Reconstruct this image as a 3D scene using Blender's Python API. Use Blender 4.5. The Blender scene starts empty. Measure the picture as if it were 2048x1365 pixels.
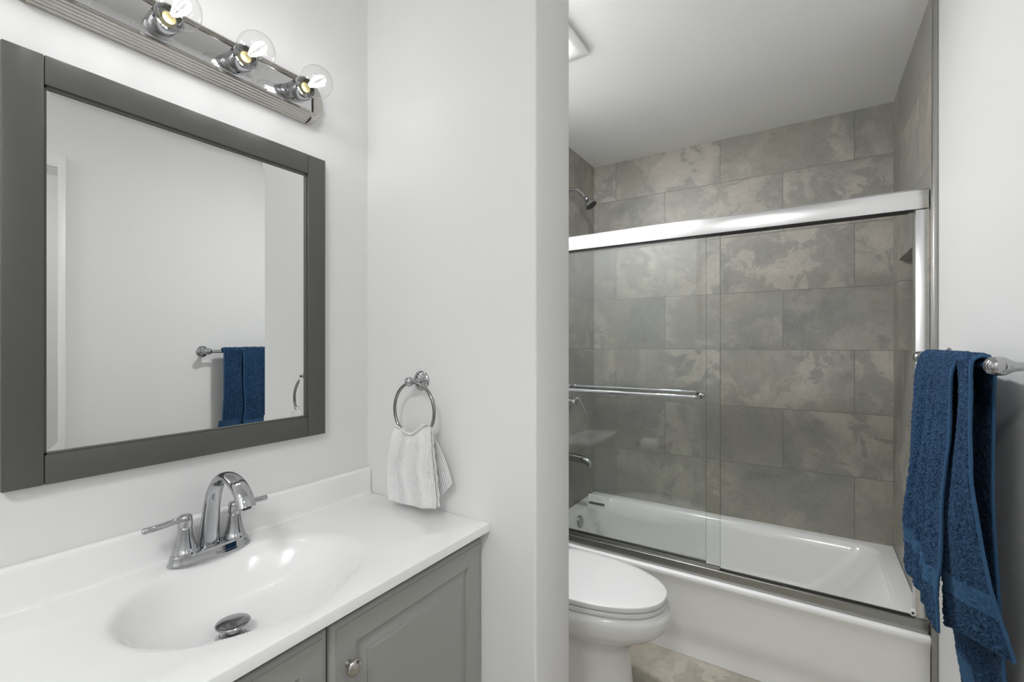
import bpy, bmesh, math, random
from mathutils import Vector, Matrix, noise as mnoise
random.seed(7)
S = bpy.context.scene
C = S.collection
PI = math.pi
R = math.radians

# ------------------------------------------------------------------ camera
cam_d = bpy.data.cameras.new('camera')
cam = bpy.data.objects.new('camera', cam_d)
C.objects.link(cam)
cam.location = (1.1816, 0.0, 1.32)
cam.rotation_euler = (R(90), 0, R(32.741))
cam_d.sensor_width = 36.0
cam_d.sensor_fit = 'HORIZONTAL'
cam_d.lens = 923.44 / 2048 * 36
cam_d.shift_y = 5.55 / 2048
cam_d.clip_start = 0.02
S.camera = cam

# ------------------------------------------------------------------ world, exposure, sampling quality
w = bpy.data.worlds.new('world')
S.world = w
w.use_nodes = True
w.node_tree.nodes['Background'].inputs[0].default_value = (0.9, 0.95, 1, 1)
w.node_tree.nodes['Background'].inputs[1].default_value = 0.3
S.view_settings.view_transform = 'Standard'
S.view_settings.look = 'None'
S.view_settings.exposure = 0.07
S.view_settings.gamma = 1.0
S.view_settings.use_curve_mapping = False
S.cycles.use_denoising = True
S.cycles.max_bounces = 14
S.cycles.diffuse_bounces = 8
S.cycles.glossy_bounces = 8
S.cycles.transmission_bounces = 8
S.cycles.transparent_max_bounces = 24
S.cycles.sample_clamp_indirect = 4.0
S.cycles.caustics_refractive = False
S.cycles.blur_glossy = 0.5
BULB_STRENGTH = 74.0
FAN_STRENGTH = 400.0
HALL_FILL_STRENGTH = 38.0
REAR_FILL_STRENGTH = 58.0


# ------------------------------------------------------------------ materials
def mat(name, col, rough=0.5, metal=0.0, spec=0.5, emis=None, strength=0.0, coat=0.0):
    m = bpy.data.materials.new(name)
    m.use_nodes = True
    b = m.node_tree.nodes['Principled BSDF']
    b.inputs['Base Color'].default_value = (*col, 1)
    b.inputs['Roughness'].default_value = rough
    b.inputs['Metallic'].default_value = metal
    b.inputs['Specular IOR Level'].default_value = spec
    b.inputs['Coat Weight'].default_value = coat
    if emis:
        b.inputs['Emission Color'].default_value = (*emis, 1)
        b.inputs['Emission Strength'].default_value = strength
    return m


def nodes(m):
    return m.node_tree.nodes, m.node_tree.links, m.node_tree.nodes['Principled BSDF']


def add_bump(m, scale, strength, dist=0.001, detail=3.0, coord='Object'):
    n, l, b = nodes(m)
    tc = n.new('ShaderNodeTexCoord')
    t = n.new('ShaderNodeTexNoise')
    t.inputs['Scale'].default_value = scale
    t.inputs['Detail'].default_value = detail
    bp = n.new('ShaderNodeBump')
    bp.inputs['Strength'].default_value = strength
    bp.inputs['Distance'].default_value = dist
    l.new(tc.outputs[coord], t.inputs['Vector'])
    l.new(t.outputs['Fac'], bp.inputs['Height'])
    l.new(bp.outputs['Normal'], b.inputs['Normal'])
    return m


def tile_mat(name, mode, dark, mid, light, tile_w, tile_h, off_u, off_v, grout, rough):
    """stone-look tiles in running bond; mode tells which world axes are (u, v)"""
    m = mat(name, mid, rough)
    n, l, b = nodes(m)
    geo = n.new('ShaderNodeNewGeometry')
    sep = n.new('ShaderNodeSeparateXYZ')
    l.new(geo.outputs['Position'], sep.inputs[0])
    cmb = n.new('ShaderNodeCombineXYZ')
    u, v = {'xz': ('X', 'Z'), 'yz': ('Y', 'Z'), 'xy': ('X', 'Y')}[mode]

    def shift(sock, off):
        a = n.new('ShaderNodeMath')
        a.operation = 'SUBTRACT'
        l.new(sock, a.inputs[0])
        a.inputs[1].default_value = off
        return a.outputs[0]
    l.new(shift(sep.outputs[u], off_u), cmb.inputs[0])
    l.new(shift(sep.outputs[v], off_v), cmb.inputs[1])
    br = n.new('ShaderNodeTexBrick')
    br.offset = 0.5
    br.offset_frequency = 2
    br.inputs['Color1'].default_value = (0, 0, 0, 1)
    br.inputs['Color2'].default_value = (1, 1, 1, 1)
    br.inputs['Mortar'].default_value = (0.5, 0.5, 0.5, 1)
    br.inputs['Scale'].default_value = 1.0
    br.inputs['Mortar Size'].default_value = 0.0016
    br.inputs['Mortar Smooth'].default_value = 0.3
    br.inputs['Brick Width'].default_value = tile_w
    br.inputs['Row Height'].default_value = tile_h
    l.new(cmb.outputs[0], br.inputs['Vector'])
    rnd = n.new('ShaderNodeMath')
    rnd.operation = 'MULTIPLY'
    rnd.inputs[1].default_value = 37.0
    l.new(br.outputs['Color'], rnd.inputs[0])

    def noise4(scale, detail, rough_, dist, wadd=0.0):
        t = n.new('ShaderNodeTexNoise')
        t.noise_dimensions = '4D'
        t.inputs['Scale'].default_value = scale
        t.inputs['Detail'].default_value = detail
        t.inputs['Roughness'].default_value = rough_
        t.inputs['Distortion'].default_value = dist
        l.new(geo.outputs['Position'], t.inputs['Vector'])
        a = n.new('ShaderNodeMath')
        a.operation = 'ADD'
        a.inputs[1].default_value = wadd
        l.new(rnd.outputs[0], a.inputs[0])
        l.new(a.outputs[0], t.inputs['W'])
        return t.outputs['Fac']

    def ramp(sock, stops, interp='LINEAR'):
        r = n.new('ShaderNodeValToRGB')
        r.color_ramp.interpolation = interp
        el = r.color_ramp.elements
        el[0].position, el[0].color = stops[0][0], (*stops[0][1], 1)
        el[1].position, el[1].color = stops[-1][0], (*stops[-1][1], 1)
        for p, c in stops[1:-1]:
            e = el.new(p)
            e.color = (*c, 1)
        l.new(sock, r.inputs[0])
        return r.outputs[0]

    def mix(f, a, c, kind='MIX'):
        x = n.new('ShaderNodeMix')
        x.data_type = 'RGBA'
        x.blend_type = kind
        if isinstance(f, float):
            x.inputs[0].default_value = f
        else:
            l.new(f, x.inputs[0])
        l.new(a, x.inputs[6])
        if isinstance(c, tuple):
            x.inputs[7].default_value = (*c, 1)
        else:
            l.new(c, x.inputs[7])
        return x.outputs[2]
    base = ramp(noise4(2.4, 6, 0.6, 0.5), [(0.30, dark), (0.47, mid), (0.58, tuple(q * k for q, k in zip(mid, (1.10, 1.06, 1.0)))), (0.72, tuple(0.92 * q for q in mid))])
    # pale worn patches: soft clouds first, then crisper flakes inside them
    cloud = ramp(noise4(2.0, 5, 0.55, 0.8, 23.0), [(0.45, (0, 0, 0)), (0.60, (1, 1, 1))])
    flake = ramp(noise4(7.0, 8, 0.58, 0.8, 11.0), [(0.44, (0.12, 0.12, 0.12)), (0.478, (0.24, 0.24, 0.24)), (0.50, (0.78, 0.78, 0.78)), (0.64, (1.0, 1.0, 1.0))])
    pm = n.new('ShaderNodeMath')
    pm.operation = 'MULTIPLY'
    l.new(cloud, pm.inputs[0])
    l.new(flake, pm.inputs[1])
    col = mix(pm.outputs[0], base, light)
    # fine darker veins
    vein = ramp(noise4(6.0, 9, 0.7, 2.2, 5.0), [(0.485, (1, 1, 1)), (0.5, (0.82, 0.82, 0.82)), (0.515, (1, 1, 1))])
    col = mix(1.0, col, vein, 'MULTIPLY')
    fine = ramp(noise4(38, 4, 0.7, 0.2, 3.0), [(0.3, (0.93, 0.93, 0.93)), (0.7, (1.06, 1.06, 1.06))])
    col = mix(1.0, col, fine, 'MULTIPLY')
    col = mix(br.outputs['Fac'], col, grout)
    l.new(col, b.inputs['Base Color'])
    bp = n.new('ShaderNodeBump')
    bp.invert = True
    bp.inputs['Strength'].default_value = 0.6
    bp.inputs['Distance'].default_value = 0.0015
    l.new(br.outputs['Fac'], bp.inputs['Height'])
    l.new(bp.outputs['Normal'], b.inputs['Normal'])
    return m


def clear_mat(name, tint, rough=0.0, ior=1.5, gain=1.0):
    """thin clear sheet: straight-through light with a Fresnel mirror on top"""
    m = bpy.data.materials.new(name)
    m.use_nodes = True
    n, l = m.node_tree.nodes, m.node_tree.links
    n.clear()
    out = n.new('ShaderNodeOutputMaterial')
    tr = n.new('ShaderNodeBsdfTransparent')
    tr.inputs[0].default_value = (*tint, 1)
    gl = n.new('ShaderNodeBsdfGlossy')
    gl.inputs['Roughness'].default_value = rough
    lw = n.new('ShaderNodeLayerWeight')
    lw.inputs['Blend'].default_value = 0.5
    pw = n.new('ShaderNodeMath')
    pw.operation = 'POWER'
    pw.inputs[1].default_value = 5.0
    l.new(lw.outputs['Facing'], pw.inputs[0])
    f0 = ((ior - 1) / (ior + 1)) ** 2
    mu = n.new('ShaderNodeMath')
    mu.operation = 'MULTIPLY_ADD'
    mu.inputs[1].default_value = (1 - f0) * gain
    mu.inputs[2].default_value = f0 * gain
    mu.use_clamp = True
    l.new(pw.outputs[0], mu.inputs[0])
    mx = n.new('ShaderNodeMixShader')
    l.new(mu.outputs[0], mx.inputs[0])
    l.new(tr.outputs[0], mx.inputs[1])
    l.new(gl.outputs[0], mx.inputs[2])
    l.new(mx.outputs[0], out.inputs[0])
    return m


M = {}
M['wall'] = add_bump(mat('painted_wall', (0.765, 0.765, 0.76), 0.55, spec=0.3), 260, 0.05, 0.0006)
M['ceiling'] = add_bump(mat('painted_ceiling', (0.86, 0.86, 0.855), 0.8, spec=0.2), 300, 0.05, 0.0006)
M['trim'] = mat('white_trim_paint', (0.84, 0.84, 0.83), 0.35)
TD, TM, TL = (0.195, 0.190, 0.180), (0.268, 0.260, 0.240), (0.43, 0.40, 0.345)
M['tile_back'] = tile_mat('stone_tile_back', 'xz', TD, TM, TL, 0.611, 0.3135, 0.149 - 0.3055, 0.348, (0.17, 0.166, 0.155), 0.42)
M['tile_side'] = tile_mat('stone_tile_side', 'yz', TD, TM, TL, 0.611, 0.3135, 2.53 - 0.3055, 0.348, (0.17, 0.166, 0.155), 0.42)
M['tile_floor'] = tile_mat('stone_tile_floor', 'xy', (0.22, 0.20, 0.165), (0.36, 0.335, 0.275), (0.50, 0.465, 0.39), 0.9, 0.611, 0.85, 1.44, (0.15, 0.14, 0.12), 0.5)
M['chrome'] = mat('polished_chrome', (0.45, 0.455, 0.47), 0.05, 1.0)
M['nickel'] = mat('brushed_nickel', (0.52, 0.495, 0.465), 0.16, 1.0)
M['alu'] = add_bump(mat('satin_aluminium', (0.72, 0.72, 0.72), 0.26, 1.0), 700, 0.03, 0.0003)
M['alu_dark'] = mat('dull_aluminium', (0.36, 0.36, 0.345), 0.30, 1.0)
M['mirror'] = mat('mirror_silver', (0.80, 0.81, 0.805), 0.0, 1.0)
M['bar_face'] = mat('mirror_chrome_face', (0.62, 0.62, 0.62), 0.06, 1.0)
M['frame'] = add_bump(mat('charcoal_paint', (0.082, 0.080, 0.074), 0.42), 420, 0.08, 0.0004)
M['cabinet'] = add_bump(mat('grey_cabinet_paint', (0.315, 0.315, 0.298), 0.42), 500, 0.05, 0.0004)
M['dark'] = mat('dark_gap', (0.03, 0.03, 0.03), 0.7)
M['marble'] = mat('cultured_marble_white', (0.86, 0.86, 0.855), 0.16, coat=0.3)
M['porcelain'] = mat('white_porcelain', (0.76, 0.76, 0.755), 0.12, coat=0.4)
M['tub'] = mat('white_tub_enamel', (0.88, 0.88, 0.875), 0.14, coat=0.4)
M['plastic'] = mat('white_plastic', (0.72, 0.72, 0.715), 0.3)
M['seam'] = mat('grout_seam', (0.25, 0.25, 0.25), 0.6)
M['paper'] = add_bump(mat('white_paper', (0.84, 0.84, 0.82), 0.9), 500, 0.2, 0.0005)
M['ink'] = mat('grey_print', (0.10, 0.10, 0.11), 0.8)
M['ink_pale'] = mat('pale_print', (0.45, 0.45, 0.45), 0.8)
M['rubber'] = mat('black_rubber', (0.02, 0.02, 0.02), 0.5)
M['glass'] = clear_mat('shower_glass', (0.978, 0.985, 0.980), 0.0, 1.52)
M['glass_edge'] = clear_mat('glass_edge', (0.55, 0.68, 0.62), 0.02, 1.5)
M['bulb'] = clear_mat('clear_bulb_glass', (0.97, 0.97, 0.97), 0.0, 1.5)
M['filament'] = mat('led_filament', (1, 1, 1), 0.5, emis=(0.985, 0.99, 1.0), strength=BULB_STRENGTH)
M['brass'] = mat('gold_bulb_base', (0.40, 0.35, 0.18), 0.45, 1.0)
M['lens'] = mat('lit_lens', (0.9, 0.9, 0.9), 0.5, emis=(0.98, 0.99, 1.0), strength=FAN_STRENGTH)
M['rear_fill'] = mat('rear_fill_lamp', (0.9, 0.9, 0.9), 0.5, emis=(0.98, 0.99, 1.0), strength=REAR_FILL_STRENGTH)
M['hall_fill'] = mat('hall_fill_lamp', (0.9, 0.9, 0.9), 0.5, emis=(0.98, 0.99, 1.0), strength=HALL_FILL_STRENGTH)
M['wood_floor'] = mat('hall_floor', (0.42, 0.40, 0.37), 0.5)


def terry(name, c1, c2, scale, bump, dist):
    m = mat(name, c1, 0.95, spec=0.15)
    n, l, b = nodes(m)
    tc = n.new('ShaderNodeTexCoord')
    t = n.new('ShaderNodeTexNoise')
    t.inputs['Scale'].default_value = scale
    t.inputs['Detail'].default_value = 5
    t.inputs['Distortion'].default_value = 1.0
    l.new(tc.outputs['Object'], t.inputs['Vector'])
    r = n.new('ShaderNodeValToRGB')
    r.color_ramp.elements[0].position = 0.40
    r.color_ramp.elements[0].color = (*c1, 1)
    r.color_ramp.elements[1].position = 0.63
    r.color_ramp.elements[1].color = (*c2, 1)
    l.new(t.outputs['Fac'], r.inputs[0])
    l.new(r.outputs[0], b.inputs['Base Color'])
    b.inputs['Sheen Weight'].default_value = 0.15
    b.inputs['Sheen Roughness'].default_value = 0.4
    b.inputs['Sheen Tint'].default_value = (0.35, 0.5, 0.75, 1)
    bp = n.new('ShaderNodeBump')
    bp.inputs['Strength'].default_value = bump
    bp.inputs['Distance'].default_value = dist
    l.new(t.outputs['Fac'], bp.inputs['Height'])
    l.new(bp.outputs['Normal'], b.inputs['Normal'])
    return m


M['terry'] = terry('navy_terry', (0.004, 0.018, 0.050), (0.036, 0.098, 0.20), 210, 1.0, 0.007)
M['band'] = terry('navy_woven_band', (0.026, 0.072, 0.145), (0.038, 0.096, 0.185), 600, 0.3, 0.001)


def waffle():
    m = mat('white_ribbed_cotton', (0.93, 0.93, 0.925), 0.95, spec=0.1)
    n, l, b = nodes(m)
    uv = n.new('ShaderNodeUVMap')
    uv.uv_map = 'weave'
    wv = n.new('ShaderNodeTexWave')
    wv.bands_direction = 'X'
    wv.inputs['Scale'].default_value = 9.5
    wv.inputs['Distortion'].default_value = 0.5
    wv.inputs['Detail'].default_value = 1.0
    wv2 = n.new('ShaderNodeTexWave')
    wv2.bands_direction = 'Y'
    wv2.inputs['Scale'].default_value = 16
    wv2.inputs['Distortion'].default_value = 1.5
    wv2.inputs['Detail'].default_value = 2.0
    l.new(uv.outputs[0], wv.inputs['Vector'])
    l.new(uv.outputs[0], wv2.inputs['Vector'])
    a = n.new('ShaderNodeMath')
    a.operation = 'MULTIPLY_ADD'
    a.inputs[1].default_value = 0.45
    l.new(wv2.outputs['Fac'], a.inputs[0])
    l.new(wv.outputs['Fac'], a.inputs[2])
    bp = n.new('ShaderNodeBump')
    bp.inputs['Strength'].default_value = 1.0
    bp.inputs['Distance'].default_value = 0.0018
    l.new(a.outputs[0], bp.inputs['Height'])
    l.new(bp.outputs['Normal'], b.inputs['Normal'])
    b.inputs['Subsurface Weight'].default_value = 0.0
    return m


M['waffle'] = waffle()


# ------------------------------------------------------------------ mesh helpers
def finish(name, bm, m, parent=None, smooth=40, loc=None, recalc=True):
    if recalc:
        bmesh.ops.recalc_face_normals(bm, faces=bm.faces)
    me = bpy.data.meshes.new(name)
    bm.to_mesh(me)
    bm.free()
    o = bpy.data.objects.new(name, me)
    C.objects.link(o)
    for q in (m if isinstance(m, (list, tuple)) else [m]):
        me.materials.append(q)
    if smooth:
        for p in me.polygons:
            p.use_smooth = True
        me.set_sharp_from_angle(angle=R(smooth))
    if parent:
        o.parent = parent
        o.matrix_parent_inverse = Matrix.Translation(-parent.location) if parent.type == 'EMPTY' else Matrix()
        if parent.type != 'EMPTY' and parent.parent:
            o.matrix_parent_inverse = Matrix()
    if loc:
        o.location = loc
    return o


def thing(name, label, cat, loc=(0, 0, 0), group=None):
    o = bpy.data.objects.new(name, None)
    o.empty_display_size = 0.05
    C.objects.link(o)
    o.location = loc
    o['label'] = label
    o['category'] = cat
    if group:
        o['group'] = group
    return o


def tag(o, label, cat):
    o['label'] = label
    o['category'] = cat
    return o


def struct(name, bm, m, smooth=30):
    o = finish(name, bm, m, smooth=smooth)
    o['kind'] = 'structure'
    return o


def box(bm, a, b, bev=0.0, seg=2, mi=0):
    x0, y0, z0 = (min(a[i], b[i]) for i in range(3))
    x1, y1, z1 = (max(a[i], b[i]) for i in range(3))
    r = bmesh.ops.create_cube(bm, size=1.0)
    vs = r['verts']
    for v in vs:
        v.co = Vector(((x0 + x1) / 2 + v.co.x * (x1 - x0), (y0 + y1) / 2 + v.co.y * (y1 - y0), (z0 + z1) / 2 + v.co.z * (z1 - z0)))
    fs = set(f for v in vs for f in v.link_faces)
    for f in fs:
        f.material_index = mi
    if bev > 0:
        es = list(set(e for v in vs for e in v.link_edges))
        bmesh.ops.bevel(bm, geom=es, offset=bev, segments=seg, profile=0.5, affect='EDGES')
    return bm


def B(*args, **kw):
    return box(bmesh.new(), *args, **kw)


def loft(bm, rings, cap0=True, cap1=True, closed=True, mi=0):
    vr = [[bm.verts.new(p) for p in r] for r in rings]
    n = len(vr[0])
    for a, b in zip(vr[:-1], vr[1:]):
        for i in range(n if closed else n - 1):
            j = (i + 1) % n
            f = bm.faces.new((a[i], a[j], b[j], b[i]))
            f.material_index = mi
    if cap0:
        bm.faces.new(list(reversed(vr[0]))).material_index = mi
    if cap1:
        bm.faces.new(vr[-1]).material_index = mi
    return vr


def lathe(bm, prof, o, axis, seg=40, mi=0, cap0=True, cap1=True):
    """prof: list of (distance along axis, radius)"""
    ax = Vector(axis).normalized()
    t = Vector((0, 0, 1)) if abs(ax.z) < 0.9 else Vector((1, 0, 0))
    u = ax.cross(t).normalized()
    v = ax.cross(u).normalized()
    o = Vector(o)
    rings = []
    for d, r in prof:
        rings.append([o + ax * d + (u * math.cos(2 * PI * k / seg) + v * math.sin(2 * PI * k / seg)) * max(r, 1e-5) for k in range(seg)])
    loft(bm, rings, cap0, cap1, mi=mi)
    return bm


def catmull(pts, n):
    """resample a polyline of tuples with n samples per span"""
    P = [Vector(p) if len(p) == 3 else Vector((*p, 0)) for p in pts]
    out = []
    for i in range(len(P) - 1):
        p0 = P[max(i - 1, 0)]
        p1, p2 = P[i], P[i + 1]
        p3 = P[min(i + 2, len(P) - 1)]
        for k in range(n):
            t = k / n
            out.append(0.5 * ((2 * p1) + (p2 - p0) * t + (2 * p0 - 5 * p1 + 4 * p2 - p3) * t * t + (3 * p1 - p0 - 3 * p2 + p3) * t ** 3))
    out.append(P[-1])
    return out


def tube(bm, path, rad, seg=20, caps=True, flat=None, mi=0, ref=(0, 0, 1)):
    """round (or flattened) tube along a list of points; rad is a number or a list, flat an optional list of second radii"""
    n = len(path)
    rad = rad if isinstance(rad, (list, tuple)) else [rad] * n
    flat = flat or rad
    rings = []
    up = None
    for i, p in enumerate(path):
        d = (path[min(i + 1, n - 1)] - path[max(i - 1, 0)]).normalized()
        if up is None:
            rf = Vector(ref)
            if abs(d.dot(rf)) > 0.95:
                rf = Vector((0, 1, 0)) if abs(d.y) < 0.9 else Vector((1, 0, 0))
            up = (rf - d * rf.dot(d)).normalized()
        else:
            up = (up - d * up.dot(d)).normalized()
        s = d.cross(up)
        rings.append([p + (s * math.cos(2 * PI * k / seg)) * flat[i] + (up * math.sin(2 * PI * k / seg)) * rad[i] for k in range(seg)])
    loft(bm, rings, caps, caps, mi=mi)
    return bm


def torus(bm, c, u, v, R0, r, seg=72, s2=16):
    c, u, v = Vector(c), Vector(u).normalized(), Vector(v).normalized()
    w_ = u.cross(v)
    vr = []
    for i in range(seg):
        a = 2 * PI * i / seg
        d = u * math.cos(a) + v * math.sin(a)
        vr.append([bm.verts.new(c + d * (R0 + r * math.cos(2 * PI * k / s2)) + w_ * r * math.sin(2 * PI * k / s2)) for k in range(s2)])
    for i in range(seg):
        for k in range(s2):
            bm.faces.new((vr[i][k], vr[(i + 1) % seg][k], vr[(i + 1) % seg][(k + 1) % s2], vr[i][(k + 1) % s2]))
    return bm


def dup(o, parent=None, loc=None):
    c = o.copy()
    C.objects.link(c)
    if parent:
        c.parent = parent
        c.matrix_parent_inverse = o.matrix_parent_inverse.copy()
    if loc:
        c.location = loc
    return c


def copy_tree(o, off, parent=None):
    """a part and its sub-parts, moved by off (only the root moves)"""
    c = dup(o, parent if parent else o.parent)
    c.location = Vector(o.location) + Vector(off)
    for ch in list(o.children):
        d = ch.copy()
        C.objects.link(d)
        d.parent = c
        d.matrix_parent_inverse = ch.matrix_parent_inverse.copy()
    return c


# ------------------------------------------------------------------ room shell
XW = 1.533          # painted right wall
XT = 1.52           # tiled right wall of the tub alcove
YB = 2.83           # tiled back wall
ZC = 2.472          # ceiling
YR = -1.50          # wall behind the camera
YP0, YP1, XP = 0.987, 1.176, 0.617   # short wall between vanity and toilet
DY0, DY1, DZ = -0.27, 0.585, 2.075   # doorway in the right wall
T = 0.1

struct('floor', B((-T, YR - T, -0.1), (XW + T, YB + T, 0.0)), M['tile_floor'])
struct('ceiling', B((-T, YR - T, ZC), (XW + T, YB + T, ZC + 0.1)), M['ceiling'])
struct('wall_left', B((-T, YR - T, 0), (0, 2.0, ZC)), M['wall'])
struct('wall_shower_left', B((-T, 2.0, 0), (0, YB, ZC)), M['tile_side'])
struct('wall_back', B((-T, YB, 0), (XW + T, YB + T, ZC)), M['tile_back'])
struct('wall_rear', B((0, YR - T, 0), (XW, YR, ZC)), M['wall'])
bm = bmesh.new()
box(bm, (0, YP0, 0), (XP, YP1, ZC), bev=0.0)
vert_edges = [e for e in bm.edges if abs(e.verts[0].co.z - e.verts[1].co.z) > 1 and e.verts[0].co.x > 0.5]
bmesh.ops.bevel(bm, geom=vert_edges, offset=0.006, segments=3, profile=0.5, affect='EDGES')
struct('wall_partition', bm, M['wall'])
bm = bmesh.new()
box(bm, (XW, YR - T, 0), (XW + T, DY0, ZC))
box(bm, (XW, DY0, DZ), (XW + T, DY1, ZC))
box(bm, (XW, DY1, 0), (XW + T, 1.9895, ZC))
struct('wall_right', bm, M['wall'])
# tiled right wall of the alcove with the niche let into it
NY0, NY1, NZ0, NZ1, ND = 2.27, 2.681, 1.295, 1.697, 0.09
bm = bmesh.new()
xo = XW + T
box(bm, (XT, 2.0, 0), (xo, NY0, ZC))
box(bm, (XT, NY1, 0), (xo, YB, ZC))
box(bm, (XT, NY0, 0), (xo, NY1, NZ0))
box(bm, (XT, NY0, NZ1), (xo, NY1, ZC))
box(bm, (XT + ND, NY0, NZ0), (xo, NY1, NZ1))
struct('wall_shower_right', bm, M['tile_side'])
struct('trim_1', B((XT - 0.003, 1.9885, 0), (XW - 0.003, 2.0, ZC), bev=0.0012), M['alu_dark'])
struct('trim_4', B((XW - 0.003, 1.9895, 0), (XW + 0.02, 2.0, ZC)), M['seam'])  # dark grout gap between the metal trim and the painted wall

# doorway: jamb, casing, strike plate, and a bit of hall
bm = bmesh.new()
box(bm, (XW - 0.002, DY1 - 0.018, 0), (XW + T + 0.002, DY1 + 0.001, DZ))
box(bm, (XW - 0.002, DY0 - 0.001, 0), (XW + T + 0.002, DY0 + 0.018, DZ))
box(bm, (XW - 0.002, DY0 + 0.018, DZ - 0.018), (XW + T + 0.002, DY1 - 0.018, DZ + 0.001))
struct('trim_2', bm, M['trim'])
cw = 0.058
bm = bmesh.new()
box(bm, (XW - 0.016, DY1 - 0.012, 0), (XW, DY1 - 0.012 + cw, DZ - 0.012 + cw), bev=0.004)
box(bm, (XW - 0.016, DY0 + 0.012 - cw, 0), (XW, DY0 + 0.012, DZ - 0.012 + cw), bev=0.004)
box(bm, (XW - 0.016, DY0 + 0.012, DZ - 0.012), (XW, DY1 - 0.012, DZ - 0.012 + cw), bev=0.004)
struct('trim_3', bm, M['trim'])
tag(finish('strike_plate', B((XW + 0.03, DY1 - 0.0195, 0.915), (XW + 0.058, DY1 - 0.0178, 0.975), bev=0.0006), M['alu_dark']),
    'small metal strike plate on the white door jamb, seen in the mirror', 'strike plate')
hx0, hx1, hy0, hy1 = XW + T, XW + T + 1.15, -0.9, 1.3
struct('floor_hall', B((hx0, hy0, -0.1), (hx1, hy1, 0.0)), M['wood_floor'])
struct('ceiling_hall', B((hx0, hy0, ZC), (hx1, hy1, ZC + 0.1)), M['ceiling'])
bm = bmesh.new()
box(bm, (hx1, hy0 - T, 0), (hx1 + T, hy1 + T, ZC))
box(bm, (hx0, hy0 - T, 0), (hx1, hy0, ZC))
box(bm, (hx0, hy1, 0), (hx1, hy1 + T, ZC))
struct('wall_hall', bm, M['wall'])

# baseboards (below the frame of the photo, but part of the room)
struct('baseboard_right', B((XW - 0.012, DY1 + 0.07, 0), (XW, 1.984, 0.085), bev=0.003), M['trim'])
struct('baseboard_partition', B((XP, YP0 - 0.0, 0), (XP + 0.012, YP1, 0.085), bev=0.003), M['trim'])

# unseen fill lamp added on the hall ceiling, shining through the doorway
hl = thing('fill_light', 'round flush fill lamp added unseen on the hall ceiling beyond the doorway', 'fill light', (hx0 + 0.5, 0.1, ZC))
finish('fill_lamp_base', lathe(bmesh.new(), [(0, 0.17), (0.02, 0.17), (0.022, 0.165)], (hx0 + 0.5, 0.1, ZC), (0, 0, -1)), M['trim'], hl)
finish('fill_lamp_shade', lathe(bmesh.new(), [(0.02, 0.155), (0.04, 0.15), (0.06, 0.12), (0.07, 0.07), (0.073, 0.0)], (hx0 + 0.5, 0.1, ZC), (0, 0, -1)), M['hall_fill'], hl)

rl = thing('fill_light', 'round flush fill lamp added unseen on the bathroom ceiling behind the viewpoint', 'fill light', (1.12, -0.80, ZC))  # added lamp, out of view, evens out the room light from behind the camera
finish('fill_lamp_base', lathe(bmesh.new(), [(0, 0.18), (0.02, 0.18), (0.022, 0.175)], (1.12, -0.80, ZC), (0, 0, -1)), M['trim'], rl)
finish('fill_lamp_shade', lathe(bmesh.new(), [(0.02, 0.165), (0.045, 0.16), (0.075, 0.13), (0.092, 0.075), (0.097, 0.0)], (1.12, -0.80, ZC), (0, 0, -1)), M['rear_fill'], rl)

# ------------------------------------------------------------------ vanity cabinet
cab = thing('vanity_cabinet', 'grey vanity cabinet with raised panel doors under the white sink top', 'cabinet', (0.22, 0.51, 0))
VY0, VY1 = 0.06, 0.984
bm = bmesh.new()
box(bm, (0.004, VY0, 0.09), (0.412, VY0 + 0.016, 0.8275))          # open-topped carcass
box(bm, (0.004, VY1 - 0.016, 0.09), (0.412, VY1, 0.8275))
box(bm, (0.004, VY0 + 0.01, 0.09), (0.400, VY1 - 0.01, 0.106))
box(bm, (0.004, VY0 + 0.01, 0.10), (0.014, VY1 - 0.01, 0.70))
box(bm, (0.396, VY0 + 0.01, 0.10), (0.4119, VY1 - 0.01, 0.705))
finish('body', bm, M['cabinet'], cab)
finish('toe_kick', B((0.02, VY0 + 0.005, 0), (0.37, VY1 - 0.005, 0.09)), M['cabinet'], cab)


def door_bm(y0, y1, z0, z1, xb, xf):
    """raised-panel door as nested rectangles: (inset, x)"""
    th = xf
    prof = [(0.0, xb), (0.0, th - 0.010), (0.002, th - 0.0062), (0.006, th - 0.0034), (0.0115, th - 0.0024), (0.0125, th),
            (0.055, th), (0.057, th - 0.003), (0.060, th - 0.0098), (0.063, th - 0.0106), (0.068, th - 0.0098),
            (0.082, th - 0.0040), (0.0845, th - 0.0036), (0.0850, th - 0.0014), (0.0885, th - 0.0010), (0.0895, th + 0.0006)]
    bm = bmesh.new()
    rings = []
    for i, x in prof:
        rings.append([(x, y0 + i, z0 + i), (x, y1 - i, z0 + i), (x, y1 - i, z1 - i), (x, y0 + i, z1 - i)])
    loft(bm, rings, True, True)
    return bm


def knob(parent, y, z, x):
    bm = bmesh.new()
    lathe(bm, [(0, 0.0075), (0.003, 0.0065), (0.009, 0.0055), (0.012, 0.0075), (0.014, 0.0135), (0.0165, 0.0158), (0.0195, 0.0155),
               (0.0225, 0.0125), (0.0245, 0.007), (0.0252, 0.0)], (x, y, z), (1, 0, 0), 36)
    return finish('knob', bm, M['nickel'], parent, smooth=60)


d1 = finish('door', door_bm(0.5235, 0.9825, 0.10, 0.8085, 0.4125, 0.4565), M['cabinet'], cab, smooth=25)
knob(d1, 0.5615, 0.7205, 0.4565)
d2 = finish('door', door_bm(0.062, 0.5195, 0.10, 0.8085, 0.4125, 0.4565), M['cabinet'], cab, smooth=25)
knob(d2, 0.4815, 0.7205, 0.4565)

# ------------------------------------------------------------------ vanity top with moulded basin
ZT = 0.852
SX, SY = 0.249, 0.497


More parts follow.
